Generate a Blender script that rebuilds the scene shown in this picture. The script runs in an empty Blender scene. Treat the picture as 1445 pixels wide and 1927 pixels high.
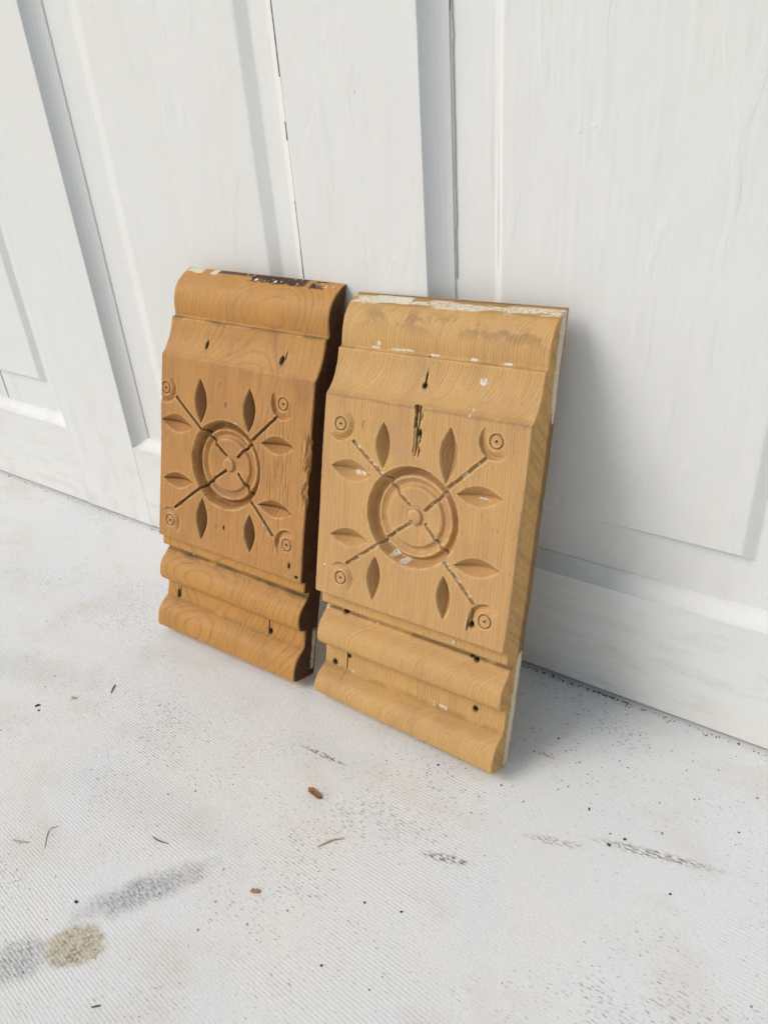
import bpy, math, random
import numpy as np
from mathutils import Matrix, Vector

sc = bpy.context.scene
COL = sc.collection
RNG = random.Random(7)

# ---------------------------------------------------------------- camera
cam_d = bpy.data.cameras.new("camera")
cam = bpy.data.objects.new("camera", cam_d)
COL.objects.link(cam)
Rm = Matrix(((0.82701868, -0.23853422, 0.50905945),
             (0.55796329, 0.45890796, -0.69143363),
             (-0.06868085, 0.85586501, 0.5126188))).to_4x4()
cam.matrix_world = Matrix.Translation((0, -0.36, 0.354528)) @ Rm
cam_d.sensor_fit = 'VERTICAL'
cam_d.sensor_width = 27.0
cam_d.sensor_height = 36.0
cam_d.lens = 36 * 1478.32 / 1927
cam_d.clip_start = 0.01
cam_d.clip_end = 200
cam_d.dof.use_dof = True
cam_d.dof.focus_distance = 0.44
cam_d.dof.aperture_fstop = cam_d.lens / 1.3
sc.camera = cam

# ---------------------------------------------------------------- light
SUN_EL, SUN_AZ = math.radians(43), math.radians(44)     # azimuth from -Y toward -X
world = bpy.data.worlds.new("World")
sc.world = world
world.use_nodes = True
wn = world.node_tree.nodes
sky = wn.new('ShaderNodeTexSky')
sky.sky_type = 'NISHITA'
sky.sun_disc = False
sky.sun_elevation = SUN_EL
L = Vector((-math.sin(SUN_AZ) * math.cos(SUN_EL), -math.cos(SUN_AZ) * math.cos(SUN_EL), math.sin(SUN_EL)))
sky.sun_rotation = math.atan2(L.x, L.y)
sky.air_density = 1.0
sky.dust_density = 2.0
sky.ozone_density = 0.6
wn['Background'].inputs[1].default_value = 0.115
tint = wn.new('ShaderNodeMix')          # camera white balance for open shade
tint.data_type = 'RGBA'
tint.blend_type = 'MULTIPLY'
tint.inputs[0].default_value = 1
tint.inputs[7].default_value = (1.045, 1.01, .84, 1)
world.node_tree.links.new(sky.outputs[0], tint.inputs[6])
world.node_tree.links.new(tint.outputs[2], wn['Background'].inputs[0])
sun_d = bpy.data.lights.new("sun", 'SUN')
sun_d.energy = 1.22
sun_d.angle = math.radians(30)
sun_d.color = (0.98, 0.985, 1.04)
sun = bpy.data.objects.new("sun", sun_d)
COL.objects.link(sun)
sun.rotation_euler = L.to_track_quat('Z', 'Y').to_euler()
sc.view_settings.view_transform = 'Standard'
sc.view_settings.look = 'None'
sc.view_settings.gamma = 1
sc.view_settings.exposure = 0.17
sc.view_settings.use_curve_mapping = False
sc.render.engine = 'CYCLES'


# ---------------------------------------------------------------- node helper
class NT:
    def __init__(s, name):
        s.m = bpy.data.materials.new(name)
        s.m.use_nodes = True
        s.t = s.m.node_tree
        s.b = s.t.nodes['Principled BSDF']
        s.tc = s.t.nodes.new('ShaderNodeTexCoord')
        s.obj = s.tc.outputs['Object']

    def set(s, sock, v):
        if v is None:
            return
        if hasattr(v, 'is_linked') or isinstance(v, bpy.types.NodeSocket):
            s.t.links.new(v, sock)
        else:
            if isinstance(v, (tuple, list)) and len(v) == 3 and len(getattr(sock, 'default_value', v)) == 4:
                v = (*v, 1)
            sock.default_value = v

    def math(s, op, a, b=None, c=None, clamp=False):
        n = s.t.nodes.new('ShaderNodeMath')
        n.operation = op
        n.use_clamp = clamp
        s.set(n.inputs[0], a)
        if b is not None: s.set(n.inputs[1], b)
        if c is not None: s.set(n.inputs[2], c)
        return n.outputs[0]

    def vmul(s, v, sc_, off=(0, 0, 0), rot=(0, 0, 0)):
        n = s.t.nodes.new('ShaderNodeMapping')
        s.set(n.inputs[0], v)
        n.inputs[1].default_value = off
        n.inputs[2].default_value = rot
        n.inputs[3].default_value = sc_
        return n.outputs[0]

    def noise(s, v, scale=1, detail=3, rough=.5, dist=0, col=False):
        n = s.t.nodes.new('ShaderNodeTexNoise')
        s.set(n.inputs['Vector'], v)
        n.inputs['Scale'].default_value = scale
        n.inputs['Detail'].default_value = detail
        n.inputs['Roughness'].default_value = rough
        n.inputs['Distortion'].default_value = dist
        return n.outputs['Color' if col else 'Fac']

    def voro(s, v, scale=1, feat='F1', rnd=1):
        n = s.t.nodes.new('ShaderNodeTexVoronoi')
        n.feature = feat
        s.set(n.inputs['Vector'], v)
        n.inputs['Scale'].default_value = scale
        n.inputs['Randomness'].default_value = rnd
        return n

    def rng(s, v, a, b, c=0., d=1., smooth=False):
        n = s.t.nodes.new('ShaderNodeMapRange')
        if smooth: n.interpolation_type = 'SMOOTHSTEP'
        s.set(n.inputs[0], v)
        for i, x in enumerate((a, b, c, d)):
            n.inputs[1 + i].default_value = x
        return n.outputs[0]

    def mix(s, f, a, b, mode='MIX'):
        n = s.t.nodes.new('ShaderNodeMix')
        n.data_type = 'RGBA'
        n.blend_type = mode
        s.set(n.inputs[0], f)
        s.set(n.inputs[6], a)
        s.set(n.inputs[7], b)
        return n.outputs[2]

    def ramp(s, v, pts):
        n = s.t.nodes.new('ShaderNodeValToRGB')
        s.set(n.inputs[0], v)
        e = n.color_ramp.elements
        while len(e) < len(pts): e.new(.5)
        for k, (p, c) in zip(e, pts):
            k.position = p
            k.color = (*c, 1)
        return n.outputs[0]

    def xyz(s, v):
        n = s.t.nodes.new('ShaderNodeSeparateXYZ')
        s.set(n.inputs[0], v)
        return n.outputs

    def attr(s, name, al=False):
        n = s.t.nodes.new('ShaderNodeAttribute')
        n.attribute_name = name
        q = s.t.nodes.new('ShaderNodeSeparateColor')
        s.t.links.new(n.outputs['Color'], q.inputs[0])
        if al: return {0: q.outputs[0], 1: q.outputs[1], 2: q.outputs[2], 'side': n.outputs['Alpha']}
        return q.outputs

    def bump(s, h, dist, strength=1., prev=None):
        n = s.t.nodes.new('ShaderNodeBump')
        n.inputs['Strength'].default_value = strength
        n.inputs['Distance'].default_value = dist
        s.set(n.inputs['Height'], h)
        if prev is not None: s.t.links.new(prev, n.inputs['Normal'])
        return n.outputs[0]

    def out(s, col=None, rough=None, nrm=None, spec=.35):
        s.set(s.b.inputs['Base Color'], col)
        s.set(s.b.inputs['Roughness'], rough)
        s.b.inputs['Specular IOR Level'].default_value = spec
        if nrm is not None: s.t.links.new(nrm, s.b.inputs['Normal'])
        return s.m


# ---------------------------------------------------------------- materials
def paint_material(name, horizontal=False, dirt=.35):
    n = NT(name)
    st = (25, 120, 420) if horizontal else (420, 120, 25)
    brush = n.noise(n.vmul(n.obj, st), 1, 3, .55)
    brush2 = n.noise(n.vmul(n.obj, tuple(v * .28 for v in st)), 1, 2, .5)
    lump = n.noise(n.obj, 38, 3, .5)
    big = n.noise(n.obj, 9, 3, .55)
    stain = n.noise(n.vmul(n.obj, (14, 14, 5) if not horizontal else (5, 14, 16)), 1, 4, .6)
    c = n.mix(n.rng(stain, .5, .75, 0, dirt), (.80, .80, .795), (.765, .745, .70))
    c = n.mix(n.rng(big, .4, .7, 0, .35), c, (.80, .79, .79))
    c = n.mix(n.rng(brush, .60, .8, 0, .16), c, (.66, .64, .60))
    zz = n.xyz(n.obj)[2]
    low = n.math('MULTIPLY', n.rng(n.noise(n.vmul(n.obj, (30, 30, 120) if horizontal else (60, 60, 30), (7, 7, 7)), 1, 4, .65), .47, .68), n.rng(zz, .0, .16, .34, .05))
    c = n.mix(low, c, (.60, .55, .47))
    gr = n.rng(n.noise(n.obj, 650, 2, .6), .60, .68, 0, 1)
    c = n.mix(n.math('MULTIPLY', n.math('MULTIPLY', gr, low), 1.1, clamp=True), c, (.26, .23, .19))
    v = n.voro(n.vmul(n.obj, (1, 1, .55)), 85)
    cell = n.xyz(v.outputs['Color'])
    spk = n.math('MULTIPLY', n.math('LESS_THAN', v.outputs['Distance'], n.math('MULTIPLY', cell[1], .07)),
                 n.math('GREATER_THAN', cell[0], .95))
    c = n.mix(n.math('MULTIPLY', spk, .75), c, (.16, .15, .15))
    b1 = n.bump(n.math('ADD', n.math('MULTIPLY', brush, .6), brush2), .00030, .85)
    b2 = n.bump(lump, .0014, .42, b1)
    sag = n.rng(n.noise(n.vmul(n.obj, (70, 70, 22), (2, 2, 2)), 1, 1, .4, .6), .60, .66, 0, 1, True)
    b2 = n.bump(sag, .00022, .5, b2)
    b3 = n.bump(big, .004, .25, b2)
    return n.out(c, n.rng(lump, .3, .7, .36, .52), b3, .4)


def floor_material():
    n = NT("worn_white_boards")
    # gently curving saw ridges, nearly parallel to the wall
    x, y, z = n.xyz(n.obj)
    warp = n.noise(n.vmul(n.obj, (5, 9, 1)), 1, 2, .5)
    q = n.math('SUBTRACT', y, n.math('MULTIPLY', n.math('MULTIPLY', n.math('ADD', y, .085), x), .85))
    q = n.math('ADD', q, n.math('MULTIPLY', warp, .006))
    fine = n.noise(n.vmul(n.obj, (260, 900, 1)), 1, 2, .6)
    qq = n.math('ADD', n.math('MULTIPLY', q, 2 * math.pi / .00205), n.math('MULTIPLY', fine, 3.4))
    ridge = n.math('MULTIPLY_ADD', n.math('SINE', qq), .5, .5)
    region = n.rng(n.noise(n.vmul(n.obj, (8, 15, 1)), 1, 2, .5), .36, .62, .05, 1, True)
    grain = n.noise(n.vmul(n.obj, (500, 900, 1)), 1, 3, .65)
    wob = n.noise(n.obj, 700, 2, .6)
    h = n.math('ADD', n.math('MULTIPLY', n.math('MULTIPLY', ridge, region), .42), n.math('MULTIPLY', grain, 1.1))
    # dashes of missing paint between ridges
    dashn = n.noise(n.vmul(n.obj, (330, 1250, 1)), 1, 1.5, .5)
    valley = n.rng(ridge, .0, .45, 1, 0)
    patch = n.noise(n.vmul(n.obj, (9, 13, 1), (3.1, 1.7, 0)), 1, 4, .65)
    thr = n.rng(patch, .39, .72, .75, .53)
    dash = n.math('MULTIPLY', n.rng(n.math('SUBTRACT', dashn, thr), 0, .035), n.rng(valley, .1, .6, .35, 1))
    tint = n.noise(n.obj, 14, 3, .6)
    base = n.mix(n.rng(tint, .35, .65), (.775, .78, .785), (.79, .775, .745))
    speck = n.rng(n.noise(n.obj, 420, 3, .7), .56, .72, 0, .35)
    base = n.mix(n.math('MULTIPLY', speck, n.rng(n.noise(n.obj, 11, 3, .6, .5), .38, .62, .15, 1)), base, (.50, .47, .42))
    base = n.mix(n.rng(n.noise(n.obj, 6, 2, .5), .45, .7, 0, .4), base, (.70, .735, .79))
    warmn = n.noise(n.vmul(n.obj, (16, 22, 1), (9, 2, 0)), 1, 4, .6)
    base = n.mix(n.rng(warmn, .53, .76, 0, .42), base, (.62, .55, .43))
    dcol = n.mix(n.rng(warmn, .45, .6), (.13, .14, .15), (.22, .17, .11))
    c = n.mix(n.math('MULTIPLY', dash, .58), base, dcol)
    pits = n.voro(n.obj, 330)
    pc = n.xyz(pits.outputs['Color'])
    pm = n.math('MULTIPLY', n.math('LESS_THAN', pits.outputs['Distance'], n.math('MULTIPLY', pc[1], .26)),
                n.math('GREATER_THAN', pc[0], n.rng(patch, .4, .7, 1.0, .93)))
    c = n.mix(n.math('MULTIPLY', pm, .7), c, (.12, .11, .10))

    def blob(cx, cy, ang, a, b_, soft=.25, nz=.55, nsc=260):
        ca, sa = math.cos(ang), math.sin(ang)
        dx = n.math('SUBTRACT', x, cx); dy = n.math('SUBTRACT', y, cy)
        uu = n.math('DIVIDE', n.math('ADD', n.math('MULTIPLY', dx, ca), n.math('MULTIPLY', dy, sa)), a)
        vv = n.math('DIVIDE', n.math('SUBTRACT', n.math('MULTIPLY', dy, ca), n.math('MULTIPLY', dx, sa)), b_)
        r = n.math('SQRT', n.math('ADD', n.math('MULTIPLY', uu, uu), n.math('MULTIPLY', vv, vv)))
        r = n.math('ADD', r, n.math('MULTIPLY', n.math('SUBTRACT', n.noise(n.obj, nsc, 3, .6), .5), nz))
        return n.rng(r, 1 - soft, 1 + soft, 1, 0, True)
    curl = n.rng(n.noise(n.obj, 620, 2, .6, .8), .40, .62)
    # brown dried spot, bottom left
    m = blob(-.2598, -.2790, .62, .0145, .0098, .26, .95, 130)
    sp = n.mix(curl, n.mix(n.rng(n.noise(n.obj, 150, 2, .5), .4, .6), (.20, .14, .06), (.46, .38, .22)), (.60, .55, .41))
    c = n.mix(n.math('MULTIPLY', m, .80), c, sp)
    # grey scuffs
    for cx, cy, an, a, b_, k in ((-.2535, -.2430, .98, .026, .0075, .80), (-.2780, -.2990, .9, .014, .009, .7),
                                 (-.2890, -.2050, .1, .050, .014, .14), (-.2300, -.1260, 0, .03, .010, .15),
                                 (-.452, -.170, .2, .05, .012, .22), (-.165, -.060, .1, .05, .028, .15)):
        mm = blob(cx, cy, an, a, b_, .65, 1.7, 75)
        mm = n.math('MULTIPLY', n.math('MULTIPLY', mm, k), n.rng(n.math('ADD', n.math('ADD', dashn, n.math('MULTIPLY', grain, .5)), n.math('MULTIPLY', valley, .10)), .66, .94, .30, 1))
        c = n.mix(mm, c, (.20, .20, .21))
    # brown bare-wood scratches along the ridges
    for cx, cy, an, a, b_, k in ((-.047, -.0935, .24, .026, .0024, .7), (-.092, -.112, .30, .014, .0022, .5),
                                 (-.134, -.149, .3, .011, .0022, .9), (-.2290, -.1275, .05, .014, .0014, .9)):
        mm = blob(cx, cy, an, a, b_, .5, .9, 500)
        mm = n.math('MULTIPLY', n.math('MULTIPLY', mm, k), n.rng(n.math('ADD', dashn, n.math('MULTIPLY', valley, .10)), .50, .58))
        c = n.mix(mm, c, (.17, .105, .045))
    b1 = n.bump(h, .00038, .8)
    b2 = n.bump(n.math('SUBTRACT', 1, dash), .0002, .5, b1)
    b3 = n.bump(n.noise(n.obj, 30, 3, .5), .0015, .4, b2)
    return n.out(c, n.rng(wob, .3, .7, .5, .68), b3, .3)


def wood_material(name, light, dark, face_tone, cove_tone, kind):
    """kind 'straight': fine parallel rings running through the board; 'cathedral': curved rings (ovals on bulges)."""
    n = NT(name)
    x, y, z = n.xyz(n.obj)
    warp = n.noise(n.vmul(n.obj, (28, 28, 9)), 1, 3, .5)
    warp2 = n.noise(n.vmul(n.obj, (9, 9, 5), (5, 5, 5)), 1, 1, .5)
    if kind == 'straight':
        q = n.math('ADD', x, n.math('MULTIPLY', y, -2.1))
        q = n.math('ADD', q, n.math('MULTIPLY', n.math('MULTIPLY', x, x), 1.2))
        q = n.math('ADD', q, n.math('MULTIPLY', warp, .010))
        q = n.math('MULTIPLY', q, 1 / .0021)
    else:
        dx = n.math('SUBTRACT', n.math('ADD', x, n.math('MULTIPLY', warp2, .022)), .090)
        dx = n.math('ADD', dx, n.math('MULTIPLY', n.math('SUBTRACT', .225, z), n.math('MULTIPLY_ADD', warp2, .35, .02)))
        dy = n.math('ADD', y, .060)
        dz = n.math('MULTIPLY', n.math('SUBTRACT', z, .225), .16)
        r = n.math('SQRT', n.math('ADD', n.math('ADD', n.math('MULTIPLY', dx, dx), n.math('MULTIPLY', dy, dy)),
                                  n.math('MULTIPLY', dz, dz)))
        q = n.math('ADD', r, n.math('MULTIPLY', warp, .0045))
        q = n.math('MULTIPLY', q, 1 / .0027)
    irr = n.noise(n.math('MULTIPLY', q, .37), 1, 2, .6)
    q2 = n.math('ADD', q, n.math('MULTIPLY', irr, 2.4))
    saw = n.math('FRACT', q2)
    ring = n.math('MULTIPLY', n.rng(saw, .15 if kind == 'straight' else .55, .90, 0, 1, True), n.rng(saw, .9, 1., 1, 0))
    fib = n.noise(n.vmul(n.obj, (1500, 1500, 60)), 1, 3, .6)
    fib2 = n.noise(n.vmul(n.obj, (420, 420, 22)), 1, 3, .6)
    pores = n.noise(n.vmul(n.obj, (1300, 1300, 160), (3, 2, 1)), 1, 1, .5)
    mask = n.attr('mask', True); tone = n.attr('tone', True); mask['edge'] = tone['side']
    ringv = n.math('MULTIPLY', ring, n.rng(tone[0], 0, 1, .42 if kind == 'straight' else .44, .24 if kind == 'straight' else .22))
    ringv = n.math('MULTIPLY', ringv, n.rng(n.noise(n.vmul(n.obj, (60, 60, 20), (8, 8, 8)), 1, 3, .6), .3, .65, .35, 1.15))
    c = n.mix(ringv, light, dark)
    c = n.mix(n.math('MULTIPLY', tone[0], .62), c, n.mix(ringv, face_tone, dark))
    c = n.mix(n.math('MULTIPLY', n.rng(fib2, .45, .75, 0, .35), n.rng(tone[0], 0, 1, .5, 1)), c, dark)
    c = n.mix(n.math('MULTIPLY', mask['side'], .75), c, n.mix(n.rng(n.noise(n.vmul(n.obj, (300, 300, 300), rot=(0.6, 0, 0)), 1, 3, .6), .35, .65), (.76, .43, .13), (.60, .30, .080)))
    c = n.mix(n.rng(fib, .25, .5, .35, 0), c, cove_tone)
    c = n.mix(n.rng(fib, .55, .78, 0, .30), c, dark)
    c = n.mix(n.math('MULTIPLY', mask['edge'], .55), c, (.80, .56, .27))  # paler rims: painted highlight and worn arris in one colour
    mot = n.noise(n.vmul(n.obj, (35, 35, 16), (1, 4, 2)), 1, 4, .6)
    c = n.mix(n.rng(mot, .50, .72, 0, .45), c, (face_tone[0] * .60, face_tone[1] * .54, face_tone[2] * .74))
    mot2 = n.noise(n.vmul(n.obj, (18, 18, 7), (6, 4, 9)), 1, 3, .6)
    c = n.mix(n.rng(mot2, .5, .7, 0, .4), c, cove_tone)
    c = n.mix(n.rng(pores, .69, .76, 0, .45), c, (.16, .075, .02))
    # greyed / greenish grime in the quirks and on the arrises
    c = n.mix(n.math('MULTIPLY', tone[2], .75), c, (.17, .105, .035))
    c = n.mix(n.math('MULTIPLY', tone[1], .8), c, (.085, .038, .014))  # dark residue, also the shadow line painted under the left block's face
    # saw kerf marks and dark stain on the sides live in the 'mask' attribute
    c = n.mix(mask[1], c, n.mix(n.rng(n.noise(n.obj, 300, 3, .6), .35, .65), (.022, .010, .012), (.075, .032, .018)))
    chip = n.noise(n.obj, 900, 3, .6)
    pc = n.mix(n.rng(chip, .35, .65), (.62, .53, .37), (.80, .76, .66))
    pm = n.rng(n.math('ADD', mask[0], n.math('MULTIPLY', n.math('SUBTRACT', chip, .5), .9)), .36, .70)
    c = n.mix(pm, c, pc)
    c = n.mix(n.math('MULTIPLY', mask[2], .97), c, (.012, .008, .006))
    hgt = n.math('ADD', n.math('MULTIPLY', fib, .8), n.math('MULTIPLY', n.math('MULTIPLY', ring, n.rng(irr, .3, .7, .3, 1)), .6 if kind == 'straight' else .22))
    b1 = n.bump(hgt, .00032, .85)
    b2 = n.bump(n.noise(n.obj, 140, 3, .6), .0005, .45, b1)
    b3 = n.bump(pm, .0004, .6, b2)
    rg = n.math('ADD', n.rng(fib2, .3, .7, .46, .60), n.math('MULTIPLY', mask[2], .3))
    return n.out(c, rg, b3, .32)


def plain(name, col, rough=.7, var=.3):
    n = NT(name)
    k = n.noise(n.obj, 900, 3, .6)
    c = n.mix(n.rng(k, .35, .65), tuple(v * (1 - var) for v in col), tuple(min(1, v * (1 + var)) for v in col))
    return n.out(c, rough, n.bump(k, .0003, .5), .3)


M_PV = paint_material("white_paint_vertical_brush")
M_PH = paint_material("white_paint_horizontal_brush", True, .6)
M_FL = floor_material()
M_CR = plain("dark_gap_dirt", (.075, .065, .050), .9)
M_CAULK = plain("old_cream_caulk", (.50, .49, .44), .6, .15)
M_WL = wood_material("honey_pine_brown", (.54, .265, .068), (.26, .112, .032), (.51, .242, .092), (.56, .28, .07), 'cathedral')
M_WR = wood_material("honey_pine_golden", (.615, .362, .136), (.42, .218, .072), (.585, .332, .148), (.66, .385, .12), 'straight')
M_GRIT = plain("dark_grit", (.045, .043, .04), .8)
M_LEAF = plain("dry_brown_leaf", (.30, .13, .055), .7, .5)
M_TAN = plain("tan_flake", (.42, .22, .10), .7, .4)
M_STRAW = plain("pale_straw", (.52, .40, .22), .7, .3)
M_HAIR = plain("dark_fibre", (.10, .085, .07), .6)


# ---------------------------------------------------------------- object helpers
def tag(o, label=None, cat=None, group=None, kind=None):
    if label: o['label'] = label
    if cat: o['category'] = cat
    if group: o['group'] = group
    if kind: o['kind'] = kind
    return o


def empty(name, loc=(0, 0, 0)):
    o = bpy.data.objects.new(name, None)
    o.empty_display_size = .02
    o.location = loc
    COL.objects.link(o)
    return o


def mesh_obj(name, verts, faces, mat, parent=None, smooth=False):
    me = bpy.data.meshes.new(name)
    me.from_pydata([tuple(v) for v in verts], [], [tuple(f) for f in faces])
    me.materials.append(mat)
    if smooth:
        for p_ in me.polygons: p_.use_smooth = True
    me.update()
    o = bpy.data.objects.new(name, me)
    COL.objects.link(o)
    if parent: o.parent = parent
    return o


def box(name, x0, x1, y0, y1, z0, z1, mat, parent, bev=.0009, seg=3):
    v = [(x, y, z) for x in (x0, x1) for y in (y0, y1) for z in (z0, z1)]
    f = [(0, 1, 3, 2), (4, 6, 7, 5), (0, 4, 5, 1), (2, 3, 7, 6), (0, 2, 6, 4), (1, 5, 7, 3)]
    o = mesh_obj(name, v, f, mat, parent)
    if bev:
        m = o.modifiers.new("bevel", 'BEVEL')
        m.width = bev; m.segments = seg; m.limit_method = 'NONE'
        for p_ in o.data.polygons: p_.use_smooth = True
        m.harden_normals = True
    return o


# ---------------------------------------------------------------- floor
v = []; f = []
fx = [-4, -1.5, -.8, -.4, 0, .4, 1.5, 4]; fy = [-4, -1.5, -.5, -.2, .004, 1.0]
for yy in fy:
    for xx in fx: v.append((xx, yy, 0))
for j in range(len(fy) - 1):
    for i in range(len(fx) - 1):
        a = j * len(fx) + i
        f.append((a, a + 1, a + 1 + len(fx), a + len(fx)))
fl = mesh_obj("floor", v, f, M_FL)
tag(fl, kind="structure")

# ---------------------------------------------------------------- panelled wall
wall = empty("panelled_wall", (-.3, .02, 0))
tag(wall, "white painted panelled door wall with raised panels standing behind the two carved blocks", "wall")
wall_inv = Matrix.Translation((.3, -.02, 0))


def wp(o):          # keep world coordinates, origin shifted to the wall's base
    o.data.transform(wall_inv)
    return o


ZT = 1.15
GAP = .0024
RAIL = .0795
D = .010
openings = [(-.900, -.6065), (-.5185, -.3100), (-.2240, -.0150), (.070, .360)]
stiles = [(-.985, -.900), (-.6065, -.5185), (-.3100, -.2240), (-.0150, .070), (.360, .445)]
for a, b in stiles:
    wp(box("stile", a + .0001, b - .0001, 0, .035, GAP, ZT, M_PV, wall, .0006))
for a, b in openings:
    wp(box("bottom_rail", a - .0010, b + .0010, .00025, .035, GAP + .0002, RAIL, M_PH, wall, .0009))
    wp(box("top_rail", a - .0010, b + .0010, .00025, .035, ZT - .1, ZT, M_PH, wall, .0009))
    # cove moulding around the opening, mitred
    prof = [(0, .0002), (.015, .0016), (.06, .0021), (.14, .0033), (.30, .0050), (.50, .0066), (.72, .0079), (.90, .0087), (.97, .0089), (1.0, .0094), (1.01, D + .001)]
    z0, z1 = RAIL, ZT - .1
    SX, SZ = .0118, .0076
    vs = []; fs = []
    for k, (i, d) in enumerate(prof):
        X0, X1, Z0, Z1 = a + i * SX, b - i * SX, z0 + i * SZ, z1 - i * SZ
        vs += [(X0, d, Z0), (X1, d, Z0), (X1, d, Z1), (X0, d, Z1)]
        if k:
            p0 = 4 * (k - 1); p1 = 4 * k
            for q in range(4):
                r = (q + 1) % 4
                fs.append((p0 + q, p0 + r, p1 + r, p1 + q))
    cv = wp(mesh_obj("cove_moulding", vs, fs, M_PV, wall))
    for q, p_ in enumerate(cv.data.polygons): p_.use_smooth = False

field = [(-.870, -.6375, -.8775, -.6300), (-.4690, -.3436, -.4835, -.3335), (-.1832, -.0485, -.1895, -.0405), (.105, .325, .097, .333)]
for (a, b), (ia, ib, oa, ob) in zip(openings, field):
    x0, x1, z0, z1 = a + .004, b - .004, RAIL + .003, ZT - .103
    oz0, iz0, oz1, iz1 = .1155, .1188, ZT - .15, ZT - .155
    d = D; df = .0065; bk = .028
    rings = [(x0, x1, z0, z1, bk), (x0, x1, z0, z1, d), (oa, ob, oz0, oz1, d), (oa, ob, oz0, oz1, d),
             (oa + (ia - oa) * .15, ob + (ib - ob) * .15, oz0 + (iz0 - oz0) * .15, oz1 + (iz1 - oz1) * .15, d - .0002),
             (oa + (ia - oa) * .88, ob + (ib - ob) * .88, oz0 + (iz0 - oz0) * .88, oz1 + (iz1 - oz1) * .88, df + .0002),
             (ia, ib, iz0, iz1, df)]
    vs = []; fs = []
    for k, (X0, X1, Z0, Z1, dd) in enumerate(rings):
        vs += [(X0, dd, Z0), (X1, dd, Z0), (X1, dd, Z1), (X0, dd, Z1)]
        if k:
            p0 = 4 * (k - 1); p1 = 4 * k
            for q in range(4):
                r = (q + 1) % 4
                if k != 3: fs.append((p0 + q, p0 + r, p1 + r, p1 + q))
    e = 4 * (len(rings) - 1)
    fs.append((e, e + 1, e + 2, e + 3))
    fs.append((3, 2, 1, 0))
    wp(mesh_obj("raised_panel", vs, fs, M_PV, wall))


def crack(x, y, za, zb, wmax, seed, duty=.7, mat=M_CR, name="crack", wander=.0005, step=.0018):
    r = random.Random(seed)
    vs = []; fs = []; z = za; cx = x; on = True; w = wmax * .5
    prev = None
    while z < zb:
        cx += r.uniform(-1, 1) * wander * .35
        cx = x + max(-wander, min(wander, cx - x))
        if r.random() < .12: on = r.random() < duty
        w = max(.12, min(1, w / wmax + r.uniform(-.35, .35))) * wmax
        ww = w if on else 0
        k = len(vs)
        vs += [(cx - ww / 2, y, z), (cx + ww / 2, y, z), (cx + ww / 2, y + .0012, z), (cx - ww / 2, y + .0012, z)]
        if prev is not None and (prev_on and on):
            fs += [(prev, prev + 1, k + 1, k), (prev + 1, prev + 2, k + 2, k + 1), (prev + 3, prev, k, k + 3)]
        prev = k; prev_on = on
        z += step * r.uniform(.6, 1.4)
    return wp(mesh_obj(name, vs, fs, mat, wall))


for (x, y, za, zb, w, s, du, wa) in (
        (-.2128, .0094, .11, .60, .00045, 3, .93, .0006),
        (-.3103, .0001, .10, .60, .0004, 5, .88, .00025),
        (-.5074, .0094, .10, .60, .0004, 8, .5, .0003),
        (-.7045, .0096, .088, .14, .0006, 9, .95, .0006),
        ):
    crack(x, y, za, zb, w, s, du, wander=wa)
crack(-.2112, .0091, .11, .60, .0012, 21, .95, M_CAULK, "caulk_bead", .0003)

# paint drips on the wall: soft raised tears of dried paint


def drip(x, y, z, w, h, th):
    vs = []; fs = []
    NU, NV = 16, 22
    for j in range(NV + 1):
        t = j / NV
        zz = z + h * t
        ww = w * (.55 + .45 * math.exp(-((t - .07) / .12) ** 2)) * math.sqrt(max(0, min(1, t / .06)))
        ht = th * (.35 + .65 * math.exp(-((t - .08) / .1) ** 2)) * min(1, (1 - t) * 2) * min(1, t / .04)
        for i in range(NU + 1):
            s = i / NU * 2 - 1
            vs.append((x + ww * s / 2, y - ht * (math.cos(s * math.pi) * .5 + .5) + .00003, zz))
    for j in range(NV):
        for i in range(NU):
            a = j * (NU + 1) + i
            fs.append((a, a + 1, a + NU + 2, a + NU + 1))
    wp(mesh_obj("paint_drip", vs, fs, M_PV, wall, True))


drip(-.1460, .0065, .3135, .0055, .012, .00022)
drip(-.1395, .0065, .3155, .0050, .010, .00020)
drip(-.2626, .0000, .2895, .0060, .030, .00022)
drip(-.1865, .0085, .2460, .0045, .30, .0009)
# small dent scar on the stile
mesh_dent = wp(mesh_obj("dent", [(-.2625, -.0001, .3346), (-.2620, -.0001, .3344), (-.2622, -.0001, .3330), (-.2626, -.0001, .3332)],
                        [(0, 1, 2, 3)], M_CAULK, wall))

# ---------------------------------------------------------------- carved blocks


def vnoise(u, w, su, sw, seed):
    r = np.random.RandomState(seed)
    g = r.rand(64, 64)
    a = u / su + 13.3; b = w / sw + 7.7
    i = np.floor(a).astype(int); j = np.floor(b).astype(int)
    fa = a - i; fb = b - j
    fa = fa * fa * (3 - 2 * fa); fb = fb * fb * (3 - 2 * fb)
    i0 = i % 64; i1 = (i + 1) % 64; j0 = j % 64; j1 = (j + 1) % 64
    return (g[i0, j0] * (1 - fa) + g[i1, j0] * fa) * (1 - fb) + (g[i0, j1] * (1 - fa) + g[i1, j1] * fa) * fb


def fbm(u, w, su, sw, seed, o=3):
    s = 0; a = .5; t = 0
    for k in range(o):
        s = s + a * vnoise(u, w, su / 2 ** k, sw / 2 ** k, seed + k); t += a; a *= .55
    return s / t


def sst(x, a, b):
    t = np.clip((x - a) / (b - a), 0, 1)
    return t * t * (3 - 2 * t)


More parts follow.
